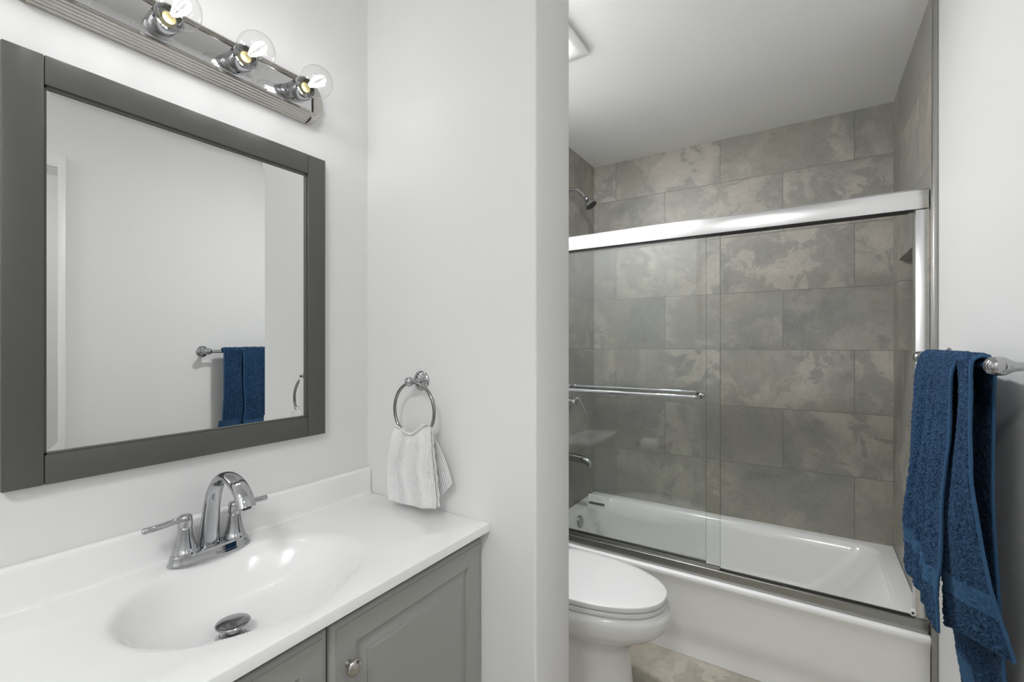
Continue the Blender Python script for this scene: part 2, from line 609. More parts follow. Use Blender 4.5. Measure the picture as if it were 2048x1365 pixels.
def vanity_top():
    bm = bmesh.new()
    x0, x1, y0, y1 = 0.006, 0.4785, 0.045, 0.9845
    N = 128
    corners = [math.atan2(yy - SY, xx - SX) for xx in (x0, x1) for yy in (y0, y1)]
    ang = [2 * PI * k / N - PI for k in range(N)]
    for c in corners:                       # snap the nearest sample to each corner
        k = min(range(N), key=lambda i: abs((ang[i] - c + PI) % (2 * PI) - PI))
        ang[k] = c

    def rect(a, ins, z):
        c, s = math.cos(a), math.sin(a)
        t = min(((x1 - ins - SX) / c if c > 1e-9 else 9e9), ((x0 + ins - SX) / c if c < -1e-9 else 9e9),
                ((y1 - ins - SY) / s if s > 1e-9 else 9e9), ((y0 + ins - SY) / s if s < -1e-9 else 9e9))
        return (SX + c * t, SY + s * t, z)
    ax, ay = 0.180, 0.223

    def ell(a, f, z, cx, cy):
        # the direction angle is kept, so that rings do not twist
        c, s = math.cos(a), math.sin(a)
        q = 1.0 / math.sqrt((c / ax) ** 2 + (s / ay) ** 2)
        return (cx + c * q * f, cy + s * q * f, z)
    rings = [[rect(a, 0.006, ZT - 0.024) for a in ang], [rect(a, 0.0, ZT - 0.0225) for a in ang], [rect(a, 0.0, ZT - 0.003) for a in ang],
             [rect(a, 0.0012, ZT - 0.0008) for a in ang], [rect(a, 0.0035, ZT) for a in ang]]
    prof = [(1.07, 0.0), (1.03, -0.0010), (0.995, -0.0034), (0.96, -0.0085), (0.925, -0.0165), (0.88, -0.030), (0.82, -0.0485), (0.73, -0.0705),
            (0.60, -0.0880), (0.46, -0.0975), (0.32, -0.1025), (0.19, -0.1055), (0.125, -0.107)]
    for f, dz in prof:
        t = min(1.0, max(0.0, (1.0 - f) / 0.85))
        cx = SX - 0.020 * t
        cy = SY - 0.030 * t
        rings.append([ell(a, f, ZT + dz, cx, cy) for a in ang])
    # drain throat
    rings.append([(SX - 0.020 + 0.021 * math.cos(a), SY - 0.030 + 0.021 * math.sin(a), ZT - 0.1075) for a in ang])
    rings.append([(SX - 0.020 + 0.019 * math.cos(a), SY - 0.030 + 0.019 * math.sin(a), ZT - 0.124) for a in ang])
    loft(bm, rings, False, True)
    # underside
    vs = [v for v in bm.verts if abs(v.co.z - (ZT - 0.024)) < 1e-6]
    return bm


top = finish('sink_countertop', vanity_top(), M['marble'], smooth=50)
tag(top, 'white cultured marble countertop with moulded oval sink basin', 'sink')
# backsplash with a cove at its foot
prof = [(0.0265, ZT - 0.0005), (0.0215, ZT + 0.002), (0.0195, ZT + 0.0065), (0.019, ZT + 0.015), (0.019, ZT + 0.071), (0.0178, ZT + 0.0755), (0.014, ZT + 0.0775), (0.001, ZT + 0.0775), (0.001, ZT - 0.001)]
bm = bmesh.new()
loft(bm, [[(x, 0.045, z) for x, z in prof], [(x, 0.9845, z) for x, z in prof]], True, True)
finish('backsplash', bm, M['marble'], top, smooth=50)
DX, DYc = SX - 0.020, SY - 0.030
bm = bmesh.new()
lathe(bm, [(0.0, 0.0305), (0.0025, 0.030), (0.003, 0.024), (-0.004, 0.0205)], (DX, DYc, ZT - 0.1075), (0, 0, 1), 48, cap0=False, cap1=False)
finish('drain_ring', bm, M['chrome'], top)
bm = bmesh.new()
lathe(bm, [(-0.010, 0.013), (0.018, 0.013), (0.0215, 0.018), (0.024, 0.0275), (0.0252, 0.0305), (0.0272, 0.0308), (0.0286, 0.0298), (0.0292, 0.0278), (0.0302, 0.020), (0.0308, 0.0)],
      (DX, DYc, ZT - 0.1075), (0, 0, 1), 48)
finish('drain_stopper', bm, mat('stopper_chrome', (0.34, 0.34, 0.35), 0.12, 1.0), top, smooth=30)

# ------------------------------------------------------------------ basin faucet
FX, FY = 0.060, 0.503
fau = thing('faucet', 'chrome two handle arched faucet on the white vanity top', 'faucet', (FX, FY, ZT))


def oval(cx, cy, hx, hy, z, n=64):
    # stadium-like outline
    p = []
    for k in range(n):
        a = 2 * PI * k / n
        c, s = math.cos(a), math.sin(a)
        e = 2.0 / 2.6
        p.append((cx + hx * abs(c) ** e * (1 if c >= 0 else -1), cy + hy * abs(s) ** e * (1 if s >= 0 else -1), z))
    return p


bm = bmesh.new()
rings = [oval(FX, FY, 0.0275, 0.0835, ZT), oval(FX, FY, 0.0278, 0.0838, ZT + 0.002), oval(FX, FY, 0.0255, 0.081, ZT + 0.006),
         oval(FX, FY, 0.0235, 0.0785, ZT + 0.016), oval(FX, FY, 0.0225, 0.0775, ZT + 0.0205), oval(FX, FY, 0.0205, 0.0755, ZT + 0.0222), oval(FX, FY, 0.015, 0.07, ZT + 0.0225)]
loft(bm, rings)
finish('base_plate', bm, M['chrome'], fau, smooth=45)
for s in (-1, 1):
    hy = FY + s * 0.0505
    bm = bmesh.new()
    lathe(bm, [(0.018, 0.0238), (0.0275, 0.0236), (0.029, 0.0222), (0.034, 0.0205), (0.046, 0.0170), (0.060, 0.0145), (0.072, 0.0130), (0.0762, 0.0126), (0.0768, 0.0118)],
          (FX, hy, ZT), (0, 0, 1), 40)
    h = finish('handle', bm, M['chrome'], fau, smooth=50)
    bm = bmesh.new()
    lathe(bm, [(0.0768, 0.0118), (0.0772, 0.0134), (0.078, 0.0137), (0.096, 0.0132), (0.1005, 0.0122), (0.1025, 0.0095), (0.103, 0.0)], (FX, hy, ZT), (0, 0, 1), 40)
    finish('handle_hub', bm, M['chrome'], h, smooth=50)
    bm = bmesh.new()
    path = [Vector((FX, hy + s * d, ZT + zz)) for d, zz in ((0.006, 0.0935), (0.02, 0.0935), (0.04, 0.0915), (0.06, 0.0905), (0.0735, 0.0905), (0.0755, 0.0905))]
    tube(bm, path, [0.0062, 0.0060, 0.0058, 0.0060, 0.0062, 0.0050], 18)
    finish('lever', bm, M['chrome'], h, smooth=50)
sp = catmull([(0.050, FY, 0.868), (0.0515, FY, 0.885), (0.058, FY, 0.930), (0.067, FY, 0.970), (0.082, FY, 1.003), (0.106, FY, 1.027), (0.138, FY, 1.035), (0.170, FY, 1.027), (0.196, FY, 1.008), (0.211, FY, 0.982)], 6)
n = len(sp)


def lerp_tab(t, tab):
    for (a, va), (b, vb) in zip(tab[:-1], tab[1:]):
        if t <= b:
            return va + (vb - va) * (t - a) / (b - a)
    return tab[-1][1]


r_in = [lerp_tab(i / (n - 1), [(0, 0.0195), (0.08, 0.0175), (0.3, 0.0135), (0.5, 0.0105), (0.7, 0.0105), (0.88, 0.0125), (1, 0.0125)]) for i in range(n)]
r_out = [lerp_tab(i / (n - 1), [(0, 0.0255), (0.08, 0.0215), (0.3, 0.0170), (0.55, 0.0155), (0.8, 0.0175), (1, 0.0185)]) for i in range(n)]
bm = bmesh.new()
tube(bm, sp, r_in, 32, flat=r_out, ref=(1, 0, 0))
spo = finish('spout', bm, M['chrome'], fau, smooth=50)
bm = bmesh.new()
e_dir = (sp[-1] - sp[-2]).normalized()
lathe(bm, [(-0.001, 0.0085), (0.002, 0.0085), (0.0025, 0.0075)], sp[-1], e_dir, 24)
finish('aerator', bm, M['rubber'], spo)

# ------------------------------------------------------------------ mirror
MY0, MY1, MZ0, MZ1, FW = 0.191, 0.821, 1.064, 1.843, 0.0535
mir = thing('wall_mirror', 'large rectangular mirror in a wide charcoal frame above the sink', 'mirror', (0, (MY0 + MY1) / 2, MZ0))
XF = 0.021
finish('frame_stile', B((0.001, MY0, MZ0), (XF, MY0 + FW, MZ1), bev=0.0025), M['frame'], mir)
finish('frame_stile', B((0.001, MY1 - FW, MZ0), (XF, MY1, MZ1), bev=0.0025), M['frame'], mir)
for z0, z1 in ((MZ1 - FW, MZ1), (MZ0, MZ0 + FW)):
    finish('frame_rail', B((0.001, MY0 + FW + 0.0007, z0), (XF - 0.0004, MY1 - FW - 0.0007, z1), bev=0.0018), M['frame'], mir)
# thin inner lip
gy0, gy1, gz0, gz1 = MY0 + FW, MY1 - FW, MZ0 + FW, MZ1 - FW
bm = bmesh.new()
lp = 0.004
for a, b in (((0.004, gy0, gz0), (0.0155, gy0 + lp, gz1)), ((0.004, gy1 - lp, gz0), (0.0155, gy1, gz1)), ((0.004, gy0, gz0), (0.0155, gy1, gz0 + lp)), ((0.004, gy0, gz1 - lp), (0.0155, gy1, gz1))):
    box(bm, a, b)
finish('frame_lip', bm, M['frame'], mir)
bm = bmesh.new()
xg, bv = 0.0105, 0.020
xe = xg - bv * math.tan(R(1.6))
o4 = [(xe, gy0, gz0), (xe, gy1, gz0), (xe, gy1, gz1), (xe, gy0, gz1)]
i4 = [(xg, gy0 + bv, gz0 + bv), (xg, gy1 - bv, gz0 + bv), (xg, gy1 - bv, gz1 - bv), (xg, gy0 + bv, gz1 - bv)]
bk = [(0.003, y, z) for _, y, z in o4]
loft(bm, [bk, o4, i4], True, True)
finish('mirror_glass', bm, M['mirror'], mir, smooth=0)

# ------------------------------------------------------------------ vanity light bar
LY0, LY1, LZ0, LZ1 = 0.183, 0.806, 1.931, 2.043
LZ = (LZ0 + LZ1) / 2
lit = thing('vanity_light', 'brushed nickel bar light with clear globe bulbs above the mirror', 'wall light', (0, (LY0 + LY1) / 2, LZ))
# extruded body: stepped reeds above and below a flat mirror face
half = (LZ1 - LZ0) / 2
prof = [(0.001, -half)]
nx = 5
for k in range(nx):
    x_a = 0.004 + k * 0.0086
    z_a = -half + 0.001 + k * 0.0028
    prof += [(x_a, z_a), (x_a + 0.0052, z_a + 0.0002), (x_a + 0.0074, z_a + 0.0012), (x_a + 0.0080, z_a + 0.0024)]
prof += [(0.0475, -half + 0.0150), (0.0470, -half + 0.0170), (0.0445, -half + 0.0175), (0.0443, -half + 0.0195), (0.0420, -half + 0.0200), (0.0418, -half + 0.0220), (0.0395, -half + 0.0225)]
full = prof + [(x, -z) for x, z in reversed(prof)]
ext0, ext1 = LY0 + 0.040, LY1 - 0.040
bm = bmesh.new()
loft(bm, [[(x, ext0, LZ + z) for x, z in full], [(x, ext1, LZ + z) for x, z in full]], True, True)
finish('reeded_body', bm, M['nickel'], lit, smooth=25)
fz = half - 0.0235
finish('mirror_face', B((0.0385, ext0 - 0.0005, LZ - fz), (0.0408, ext1 + 0.0005, LZ + fz), bev=0.0004), M['bar_face'], lit)
for s, ye in ((-1, ext0), (1, ext1)):
    bm = bmesh.new()
    rings = []
    for x, f in ((0.001, 1.0), (0.020, 0.985), (0.029, 0.95), (0.0335, 0.88), (0.036, 0.78), (0.0365, 0.70), (0.040, 0.685), (0.0435, 0.62), (0.0445, 0.5)):
        rings.append([(x, ye + s * (0.0015 + math.sin(PI * k / 24) * 0.040 * f), LZ - math.cos(PI * k / 24) * half * f) for k in range(25)])
    loft(bm, rings, True, True)
    finish('end_cap', bm, M['nickel'], lit, smooth=40)
BY = [0.263, 0.415, 0.568, 0.720]
bulb0 = None
for i, by in enumerate(BY):
    if i == 0:
        bm = bmesh.new()
        lathe(bm, [(0.0405, 0.0265), (0.0415, 0.0272), (0.060, 0.0272), (0.0605, 0.0262), (0.0618, 0.0262), (0.0622, 0.0275), (0.082, 0.0275), (0.0835, 0.0268), (0.0835, 0.0240), (0.066, 0.0232), (0.064, 0.006)],
              (0, by, LZ), (1, 0, 0), 40)
        sock0 = finish('socket', bm, M['chrome'], lit, smooth=35)
        # bulb: clear globe with neck; gold base disc and filaments inside
        bm = bmesh.new()
        bc, br = 0.1265, 0.0395
        pr = [(0.067, 0.0140), (0.078, 0.0150), (0.086, 0.0180)]
        a0 = 0.80
        for k in range(1, 25):
            a = PI - a0 + (0 - (PI - a0)) * k / 24
            pr.append((bc + br * math.cos(a), br * math.sin(a)))
        pr = pr[:3] + [(bc + br * math.cos(PI - 0.62 + (0 - (PI - 0.62)) * k / 26), br * math.sin(PI - 0.62 + (0 - (PI - 0.62)) * k / 26)) for k in range(0, 27)]
        lathe(bm, pr, (0, by, LZ), (1, 0, 0), 48, cap0=False, cap1=False)
        bulb0 = finish('light_bulb', bm, M['bulb'], lit, smooth=80)
        bm = bmesh.new()
        lathe(bm, [(0.066, 0.0128), (0.080, 0.0128), (0.0815, 0.012), (0.0818, 0.0)], (0, by, LZ), (1, 0, 0), 32)
        finish('bulb_base', bm, M['brass'], bulb0, smooth=40)
        bm = bmesh.new()
        for k in range(6):
            an = 2 * PI * k / 6 + 0.3
            c_, s_ = math.cos(an), math.sin(an)
            tube(bm, [Vector((0.100, by + 0.004 * c_, LZ + 0.004 * s_)), Vector((0.116, by + 0.0085 * c_, LZ + 0.0085 * s_)), Vector((0.136, by + 0.012 * c_, LZ + 0.012 * s_))], 0.0015, 8)
        finish('filament', bm, M['filament'], bulb0, smooth=80)
        bm = bmesh.new()
        tube(bm, [Vector((0.081, by, LZ)), Vector((0.092, by, LZ)), Vector((0.101, by, LZ))], [0.0055, 0.0042, 0.003], 16)
        finish('glass_stem', bm, M['bulb'], bulb0, smooth=60)
    else:
        copy_tree(sock0, (0, by - BY[0], 0))
        copy_tree(bulb0, (0, by - BY[0], 0))

# ------------------------------------------------------------------ towel ring on the partition and the washcloth
RX, RZ = 0.236, 1.212
tr = thing('towel_ring', 'chrome ring hung from a round wall rosette on the short wall', 'towel ring', (RX, YP0, RZ))
bm = bmesh.new()
lathe(bm, [(0, 0.0285), (0.004, 0.029), (0.006, 0.0275), (0.0075, 0.0235), (0.0095, 0.0232), (0.0115, 0.0215), (0.0125, 0.0175), (0.0145, 0.0172), (0.0165, 0.0155), (0.0175, 0.0115), (0.0178, 0.0)],
      (RX, YP0, RZ + 0.001), (0, -1, 0), 44)
wp = finish('wall_plate', bm, M['chrome'], tr, smooth=35)
bm = bmesh.new()
lathe(bm, [(0.0165, 0.0105), (0.020, 0.0088), (0.028, 0.0072), (0.036, 0.0075), (0.040, 0.0095), (0.044, 0.0122), (0.050, 0.0138), (0.056, 0.0128), (0.061, 0.0088), (0.0635, 0.0)],
      (RX, YP0, RZ + 0.001), (0, -1, 0), 36)
finish('post', bm, M['chrome'], tr, smooth=60)
RR = 0.078
bm = bmesh.new()
torus(bm, (RX + 0.018, YP0 - 0.051, RZ - RR), (1, -0.03, 0), (0, 0, 1), RR, 0.0046)
finish('ring', bm, mat('dark_chrome', (0.30, 0.29, 0.27), 0.12, 1.0), tr, smooth=60)


def sheet(cols_fn, ny, nz, thick, folds=None, seed=0, jit=0.0, mi_fn=None, bm=None, uvscale=None):
    """cloth slab: cols_fn(u, v) -> point; u across, v down. Returns a bmesh with front and back skins and rims"""
    bm = bm or bmesh.new()
    P = [[Vector(cols_fn(i / ny, j / nz)) for i in range(ny + 1)] for j in range(nz + 1)]
    rnd = random.Random(seed)
    Nn = [[None] * (ny + 1) for _ in range(nz + 1)]
    for j in range(nz + 1):
        for i in range(ny + 1):
            du = P[j][min(i + 1, ny)] - P[j][max(i - 1, 0)]
            dv = P[min(j + 1, nz)][i] - P[max(j - 1, 0)][i]
            nn = du.cross(dv)
            Nn[j][i] = nn.normalized() if nn.length > 1e-12 else Vector((1, 0, 0))
    A = [[None] * (ny + 1) for _ in range(nz + 1)]
    Bk = [[None] * (ny + 1) for _ in range(nz + 1)]
    for j in range(nz + 1):
        for i in range(ny + 1):
            e = min(i, ny - i, nz - j if True else 99, 4) / 4.0
            th = thick * (0.5 + 0.5 * math.sqrt(max(0.0, min(1.0, e))))
            ja = (rnd.random() - 0.5) * jit
            jb = (rnd.random() - 0.5) * jit
            A[j][i] = bm.verts.new(P[j][i] + Nn[j][i] * (th / 2 + ja))
            Bk[j][i] = bm.verts.new(P[j][i] - Nn[j][i] * (th / 2 + jb))
    uvl = bm.loops.layers.uv.get('weave') or bm.loops.layers.uv.new('weave')

    def face(vs, ij, m_):
        f = bm.faces.new(vs)
        f.material_index = m_
        for lp_, (ii, jj) in zip(f.loops, ij):
            lp_[uvl].uv = (ii / ny * (uvscale or (1, 1))[0], jj / nz * (uvscale or (1, 1))[1])
    for j in range(nz):
        for i in range(ny):
            m_ = mi_fn((i + 0.5) / ny, (j + 0.5) / nz) if mi_fn else 0
            ij = [(i, j), (i + 1, j), (i + 1, j + 1), (i, j + 1)]
            face((A[j][i], A[j][i + 1], A[j + 1][i + 1], A[j + 1][i]), ij, m_)
            face((Bk[j][i], Bk[j + 1][i], Bk[j + 1][i + 1], Bk[j][i + 1]), [ij[0], ij[3], ij[2], ij[1]], m_)
    for i in range(ny):
        for j in (0, nz):
            face((A[j][i], A[j][i + 1], Bk[j][i + 1], Bk[j][i]), [(i, j)] * 4, 0)
    for j in range(nz):
        m_ = mi_fn(0.0, (j + 0.5) / nz) if mi_fn else 0
        for i in (0, ny):
            face((A[j][i], A[j + 1][i], Bk[j + 1][i], Bk[j][i]), [(i, j)] * 4, m_)
    return bm


def interp(tab, t):
    """tab: list of (t, (..values..)), smooth interpolation"""
    if t <= tab[0][0]:
        return tab[0][1]
    for k in range(len(tab) - 1):
        a, va = tab[k]
        b, vb = tab[k + 1]
        if t <= b:
            f = (t - a) / (b - a)
            p0 = tab[max(k - 1, 0)][1]
            p3 = tab[min(k + 2, len(tab) - 1)][1]
            out = []
            for q in range(len(va)):
                out.append(0.5 * (2 * va[q] + (vb[q] - p0[q]) * f + (2 * p0[q] - 5 * va[q] + 4 * vb[q] - p3[q]) * f * f + (3 * va[q] - p0[q] - 3 * vb[q] + p3[q]) * f ** 3))
            return tuple(out)
    return tab[-1][1]


# washcloth: front fold, folded edge and back corner, all over the ring's lower arc
ring_c = (RX + 0.018, YP0 - 0.051, RZ - RR)


def ring_z(x):
    d = max(-RR * 0.97, min(RR * 0.97, x - ring_c[0]))
    return ring_c[2] - math.sqrt(RR * RR - d * d)


WF = [(0.0, (0.184, 0.324)), (0.18, (0.176, 0.329)), (0.35, (0.169, 0.3335)), (0.5, (0.163, 0.340)), (0.72, (0.165, 0.347)), (0.88, (0.168, 0.352)), (1.0, (0.171, 0.3515))]


def wash_front(u, v):
    l_, r_ = interp(WF, v)
    x = l_ + (r_ - l_) * u
    x_top = 0.184 + (0.324 - 0.184) * u
    zt = 1.087 - 0.020 * math.sin(PI * min(1, max(0, (u - 0.05) / 0.8))) ** 1.4 + 0.020 * u ** 3
    zb = 0.8765 - 0.010 * math.sin(PI * min(1.0, u * 1.1)) + 0.006 * u
    z = zt + (zb - zt) * v
    y = ring_c[1] - 0.0085 * min(1, v * 8) - 0.004 * v
    y += -0.0095 * math.sin(u * 7.0 + 0.6 + 1.2 * v) * (0.25 + 0.75 * v) * math.sin(PI * min(1, u * 0.5 + 0.25))
    y += -0.006 * math.exp(-((u - 0.62 + 0.28 * v) / 0.16) ** 2) * (1 - 0.3 * v)
    y += 0.0009 * math.sin(u * 2 * PI * 32 + 0.5 * math.sin(v * 9))          # woven ribs
    if v < 0.06:                                   # turn in over the ring
        t = 1 - v / 0.06
        y += 0.010 * t * t
        z -= 0.002 * t
    return (x, y, z)


WB = [(0.0, (0.190, 0.312)), (0.25, (0.185, 0.323)), (0.5, (0.182, 0.347)), (0.75, (0.18, 0.368)), (1.0, (0.18, 0.382))]


def wash_back(u, v):
    l_, r_ = interp(WB, v)
    x = l_ + (r_ - l_) * u
    zt = 1.087 - 0.020 * math.sin(PI * min(1, max(0, (u - 0.05) / 0.8))) ** 1.4 + 0.016 * u ** 3
    zb = 0.895 + 0.052 * max(0.0, (u - 0.70) / 0.30) ** 1.3
    z = zt + (zb - zt) * v
    y = ring_c[1] + 0.008 * min(1, v * 8) + 0.006 * v + 0.004 * math.sin(u * 8 + v * 2) * v
    if v < 0.06:
        t = 1 - v / 0.06
        y -= 0.010 * t * t
    return (x, y, z)


def wash_edge(u, v):
    """second thickness of cloth showing along the right edge"""
    l_, r_ = interp(WF, v)
    x = r_ - 0.020 + 0.0235 * u + 0.0015 * math.sin(v * 40)
    zt = 1.087 - 0.020 * math.sin(PI * 0.9) ** 1.4 + 0.020
    zb = 0.886
    z = zt + (zb - zt) * v
    y = ring_c[1] - 0.0045 * min(1, v * 8) - 0.002 * v - 0.0035 * math.sin(7.6 + 1.2 * v) * v
    return (x, y, z)


bm = sheet(wash_front, 240, 130, 0.0028, seed=1, jit=0.00015, uvscale=(1.15, 1.5))
sheet(wash_back, 80, 100, 0.0028, seed=2, jit=0.00015, bm=bm, uvscale=(1.15, 1.5))
sheet(wash_edge, 12, 100, 0.0026, seed=3, jit=0.00015, bm=bm, uvscale=(0.12, 1.5))
o = finish('washcloth', bm, M['waffle'], smooth=0, recalc=True)
for p in o.data.polygons:
    p.use_smooth = True
tag(o, 'small white ribbed washcloth draped through the chrome towel ring', 'washcloth')

# ------------------------------------------------------------------ towel bar and the bath towel
BX, BZ = 1.4625, 1.280
BY0, BY1 = 1.165, 1.845
tb = thing('towel_bar', 'chrome towel bar on two posts on the white wall at right', 'towel bar', (XW, (BY0 + BY1) / 2, BZ))
bm = bmesh.new()
tube(bm, [Vector((BX, y, BZ)) for y in (BY0 + 0.006, 1.3, 1.5, 1.7, BY1 - 0.006)], 0.0085, 20, ref=(0, 0, 1))
finish('bar', bm, M['chrome'], tb, smooth=60)
for s, by in ((-1, BY0), (1, BY1)):
    bm = bmesh.new()
    # post turned along the wall normal: rosette side slim waist, ball at the bar
    lathe(bm, [(0.004, 0.0175), (0.010, 0.0165), (0.017, 0.0120), (0.026, 0.0088), (0.036, 0.0078), (0.045, 0.0088), (0.052, 0.0125), (0.0575, 0.0158), (0.064, 0.0172), (0.0705, 0.0172), (0.077, 0.0158), (0.082, 0.0125), (0.085, 0.007), (0.086, 0.0)],
          (XW, by, BZ), (-1, 0, 0), 40)
    po = finish('post', bm, M['chrome'], tb, smooth=60)
    bm = bmesh.new()
    lathe(bm, [(0, 0.0285), (0.004, 0.029), (0.006, 0.0275), (0.0075, 0.0240), (0.0095, 0.0236), (0.0115, 0.0215), (0.0130, 0.0180), (0.0150, 0.0170), (0.0165, 0.0)], (XW, by, BZ), (-1, 0, 0), 40)
    finish('wall_plate', bm, M['chrome'], po, smooth=35)
    bm = bmesh.new()
    lathe(bm, [(0.0, 0.0135), (0.013, 0.0132), (0.0165, 0.0118), (0.019, 0.0085), (0.0205, 0.0045), (0.0208, 0.0)], (BX, by, BZ), (0, s, 0), 32)
    finish('finial', bm, M['chrome'], po, smooth=60)

ZS = [1.25, 1.15, 1.05, 0.95, 0.86, 0.79, 0.74, 0.70]
F1F = [1.4388, 1.4337, 1.4287, 1.4241, 1.4203, 1.4176, 1.4141, 1.4113]
F1N = [1.4372, 1.4331, 1.4251, 1.4194, 1.4176, 1.4140, 1.4152, 1.4160]
F2N = [1.4450, 1.4450, 1.4470, 1.4586, 1.4735, 1.4888, 1.5010, 1.5050]
F2F = [1.4540, 1.4500, 1.4400, 1.4320, 1.4300, 1.4330, 1.4335, 1.4345]
ZB = [1.25, 1.10, 0.95, 0.85, 0.75, 0.65, 0.55, 0.47]
BN = [1.4870, 1.4870, 1.4890, 1.4925, 1.4968, 1.5040, 1.5100, 1.5130]
BF = [1.4860, 1.4860, 1.4860, 1.4865, 1.4875, 1.4890, 1.4920, 1.5000]


def path_tab(zs, xs, z_end, r=0.0175, flip=1):
    """x,z track: over the bar top and then down through the (z, x) list, as a table over arc length 0..1"""
    pts = [(BX + flip * r * math.cos(a), BZ + r * math.sin(a) + 0.001) for a in (R(-15), R(25), R(60), R(90), R(120), R(150), R(172))]
    pts += list(zip(xs, zs))
    acc = [0.0]
    for (x0, z0), (x1, z1) in zip(pts[:-1], pts[1:]):
        acc.append(acc[-1] + math.hypot(x1 - x0, z1 - z0))
    return [(a / acc[-1], p) for a, p in zip(acc, pts)], acc[-1]


tabF1F, L1 = path_tab(ZS, F1F, 0.7)
tabF1N, _ = path_tab(ZS, F1N, 0.7)
tabF2F, _ = path_tab(ZS, F2F, 0.7, r=0.0155)
tabF2N, _ = path_tab(ZS[:-1] + [0.722], F2N, 0.72, r=0.0155)
tabBF, LB = path_tab(ZB, BF, 0.47, r=0.0150, flip=-1)
tabBN, _ = path_tab(ZB, BN, 0.47, r=0.0150, flip=-1)


def sstep(a, b, t):
    t = max(0.0, min(1.0, (t - a) / (b - a)))
    return t * t * (3 - 2 * t)


def towel_f1(u, v):
    """u 0 at the far edge, 1 at the near edge"""
    (xf, zf), (xn, zn) = interp(tabF1F, v), interp(tabF1N, v)
    k = sstep(0.0, 1.0, u) * 0.5 + u * 0.5
    x = xf + (xn - xf) * k
    z = zf + (zn - zf) * u
    hang = sstep(0.06, 0.40, v) * (1 - 0.5 * sstep(0.78, 1.0, v))
    y = 1.70 + (1.33 - 1.70) * u
    w_ = math.sin(u * PI)
    fold = 0.021 * (0.5 + 0.5 * math.cos(u * 29.0 - 1.0 + 1.8 * v)) ** 1.5 + 0.008 * math.sin(u * 9 + 1.0 - 1.2 * v) - 0.008
    x -= hang * w_ ** 0.6 * (fold + 0.004 * math.sin(9 * v + 5 * u))
    x -= 0.003 * mnoise.noise(Vector((u * 9, v * 7, 0.3)))
    y += 0.006 * mnoise.noise(Vector((u * 3, v * 5, 4.1)))
    return (x, y, z)


def towel_f2(u, v):
    """u 0 at the hidden far edge, 1 at the near edge"""
    (xf, zf), (xn, zn) = interp(tabF2F, v), interp(tabF2N, v)
    hang = sstep(0.08, 0.5, v)
    k = u ** (1.0 + 0.5 * hang)
    x = xf + (xn - xf) * k
    z = zf + (zn - zf) * u + 0.012 * math.sin(u * PI) * sstep(0.8, 1.0, v)
    y = 1.372 + (1.235 - 1.372) * u
    # deep crease behind the folded edge in the upper half, then a rounded belly
    x += 0.020 * math.exp(-((u - 0.16) / 0.13) ** 2) * sstep(0.06, 0.2, v) * (1 - sstep(0.35, 0.6, v))
    x -= 0.007 * math.exp(-((u - 0.62) / 0.22) ** 2) * hang
    x -= 0.002 * mnoise.noise(Vector((u * 8, v * 7, 7.3)))
    return (x, y, z)


def towel_b(u, v):
    (xf, zf), (xn, zn) = interp(tabBF, v), interp(tabBN, v)
    x = xf + (xn - xf) * u
    z = zf + (zn - zf) * u
    lo = sstep(0.55, 1.0, v)
    yf = 1.69 - 0.16 * lo
    y = yf + (1.28 - yf) * u - 0.03 * (1 - sstep(0.0, 0.15, v)) * u
    x -= lo * 0.010 * math.sin(u * 13 + 0.5) * math.sin(PI * u) - 0.002 * mnoise.noise(Vector((u * 8, v * 7, 1.3)))
    return (min(x, 1.5235), y, z)


def band_f(a, b):
    return lambda u, v: 1 if a < v < b else 0


bm = sheet(towel_f1, 100, 160, 0.009, seed=5, jit=0.0045, mi_fn=band_f(0.80, 0.862))
sheet(towel_f2, 54, 160, 0.009, seed=6, jit=0.0045, mi_fn=band_f(0.80, 0.872), bm=bm)
sheet(towel_b, 100, 190, 0.008, seed=7, jit=0.004, mi_fn=band_f(0.88, 0.935), bm=bm)
o = finish('bath_towel', bm, [M['terry'], M['band']], smooth=0)
for p in o.data.polygons:
    p.use_smooth = True
tag(o, 'navy blue terry bath towel folded over the chrome towel bar', 'towel')
for fn, v0 in ((towel_f1, 0.02), (towel_f2, 0.02), (towel_b, 0.02)):
    pts = [Vector(fn(1.0, v0 + (0.998 - v0) * k / 120)) + Vector((0, -0.002, 0)) for k in range(121)]
    finish('hem', tube(bmesh.new(), pts, 0.0032, 12, ref=(1, 0, 0)), M['band'], o, smooth=80)
for fn in (towel_f1, towel_f2, towel_b):
    pts = [Vector(fn(0.01 + 0.98 * k / 60, 1.0)) for k in range(61)]
    finish('hem', tube(bmesh.new(), pts, 0.0028, 12), M['band'], o, smooth=80)

# ------------------------------------------------------------------ bathtub
def rrect(x0, x1, y0, y1, r, z, n=10):
    p = []
    for cx, cy, a0 in ((x1 - r, y1 - r, 0), (x0 + r, y1 - r, 90), (x0 + r, y0 + r, 180), (x1 - r, y0 + r, 270)):
        for k in range(n + 1):
            a = R(a0 + 90 * k / n)
            p.append((cx + r * math.cos(a), cy + r * math.sin(a), z))
    return p


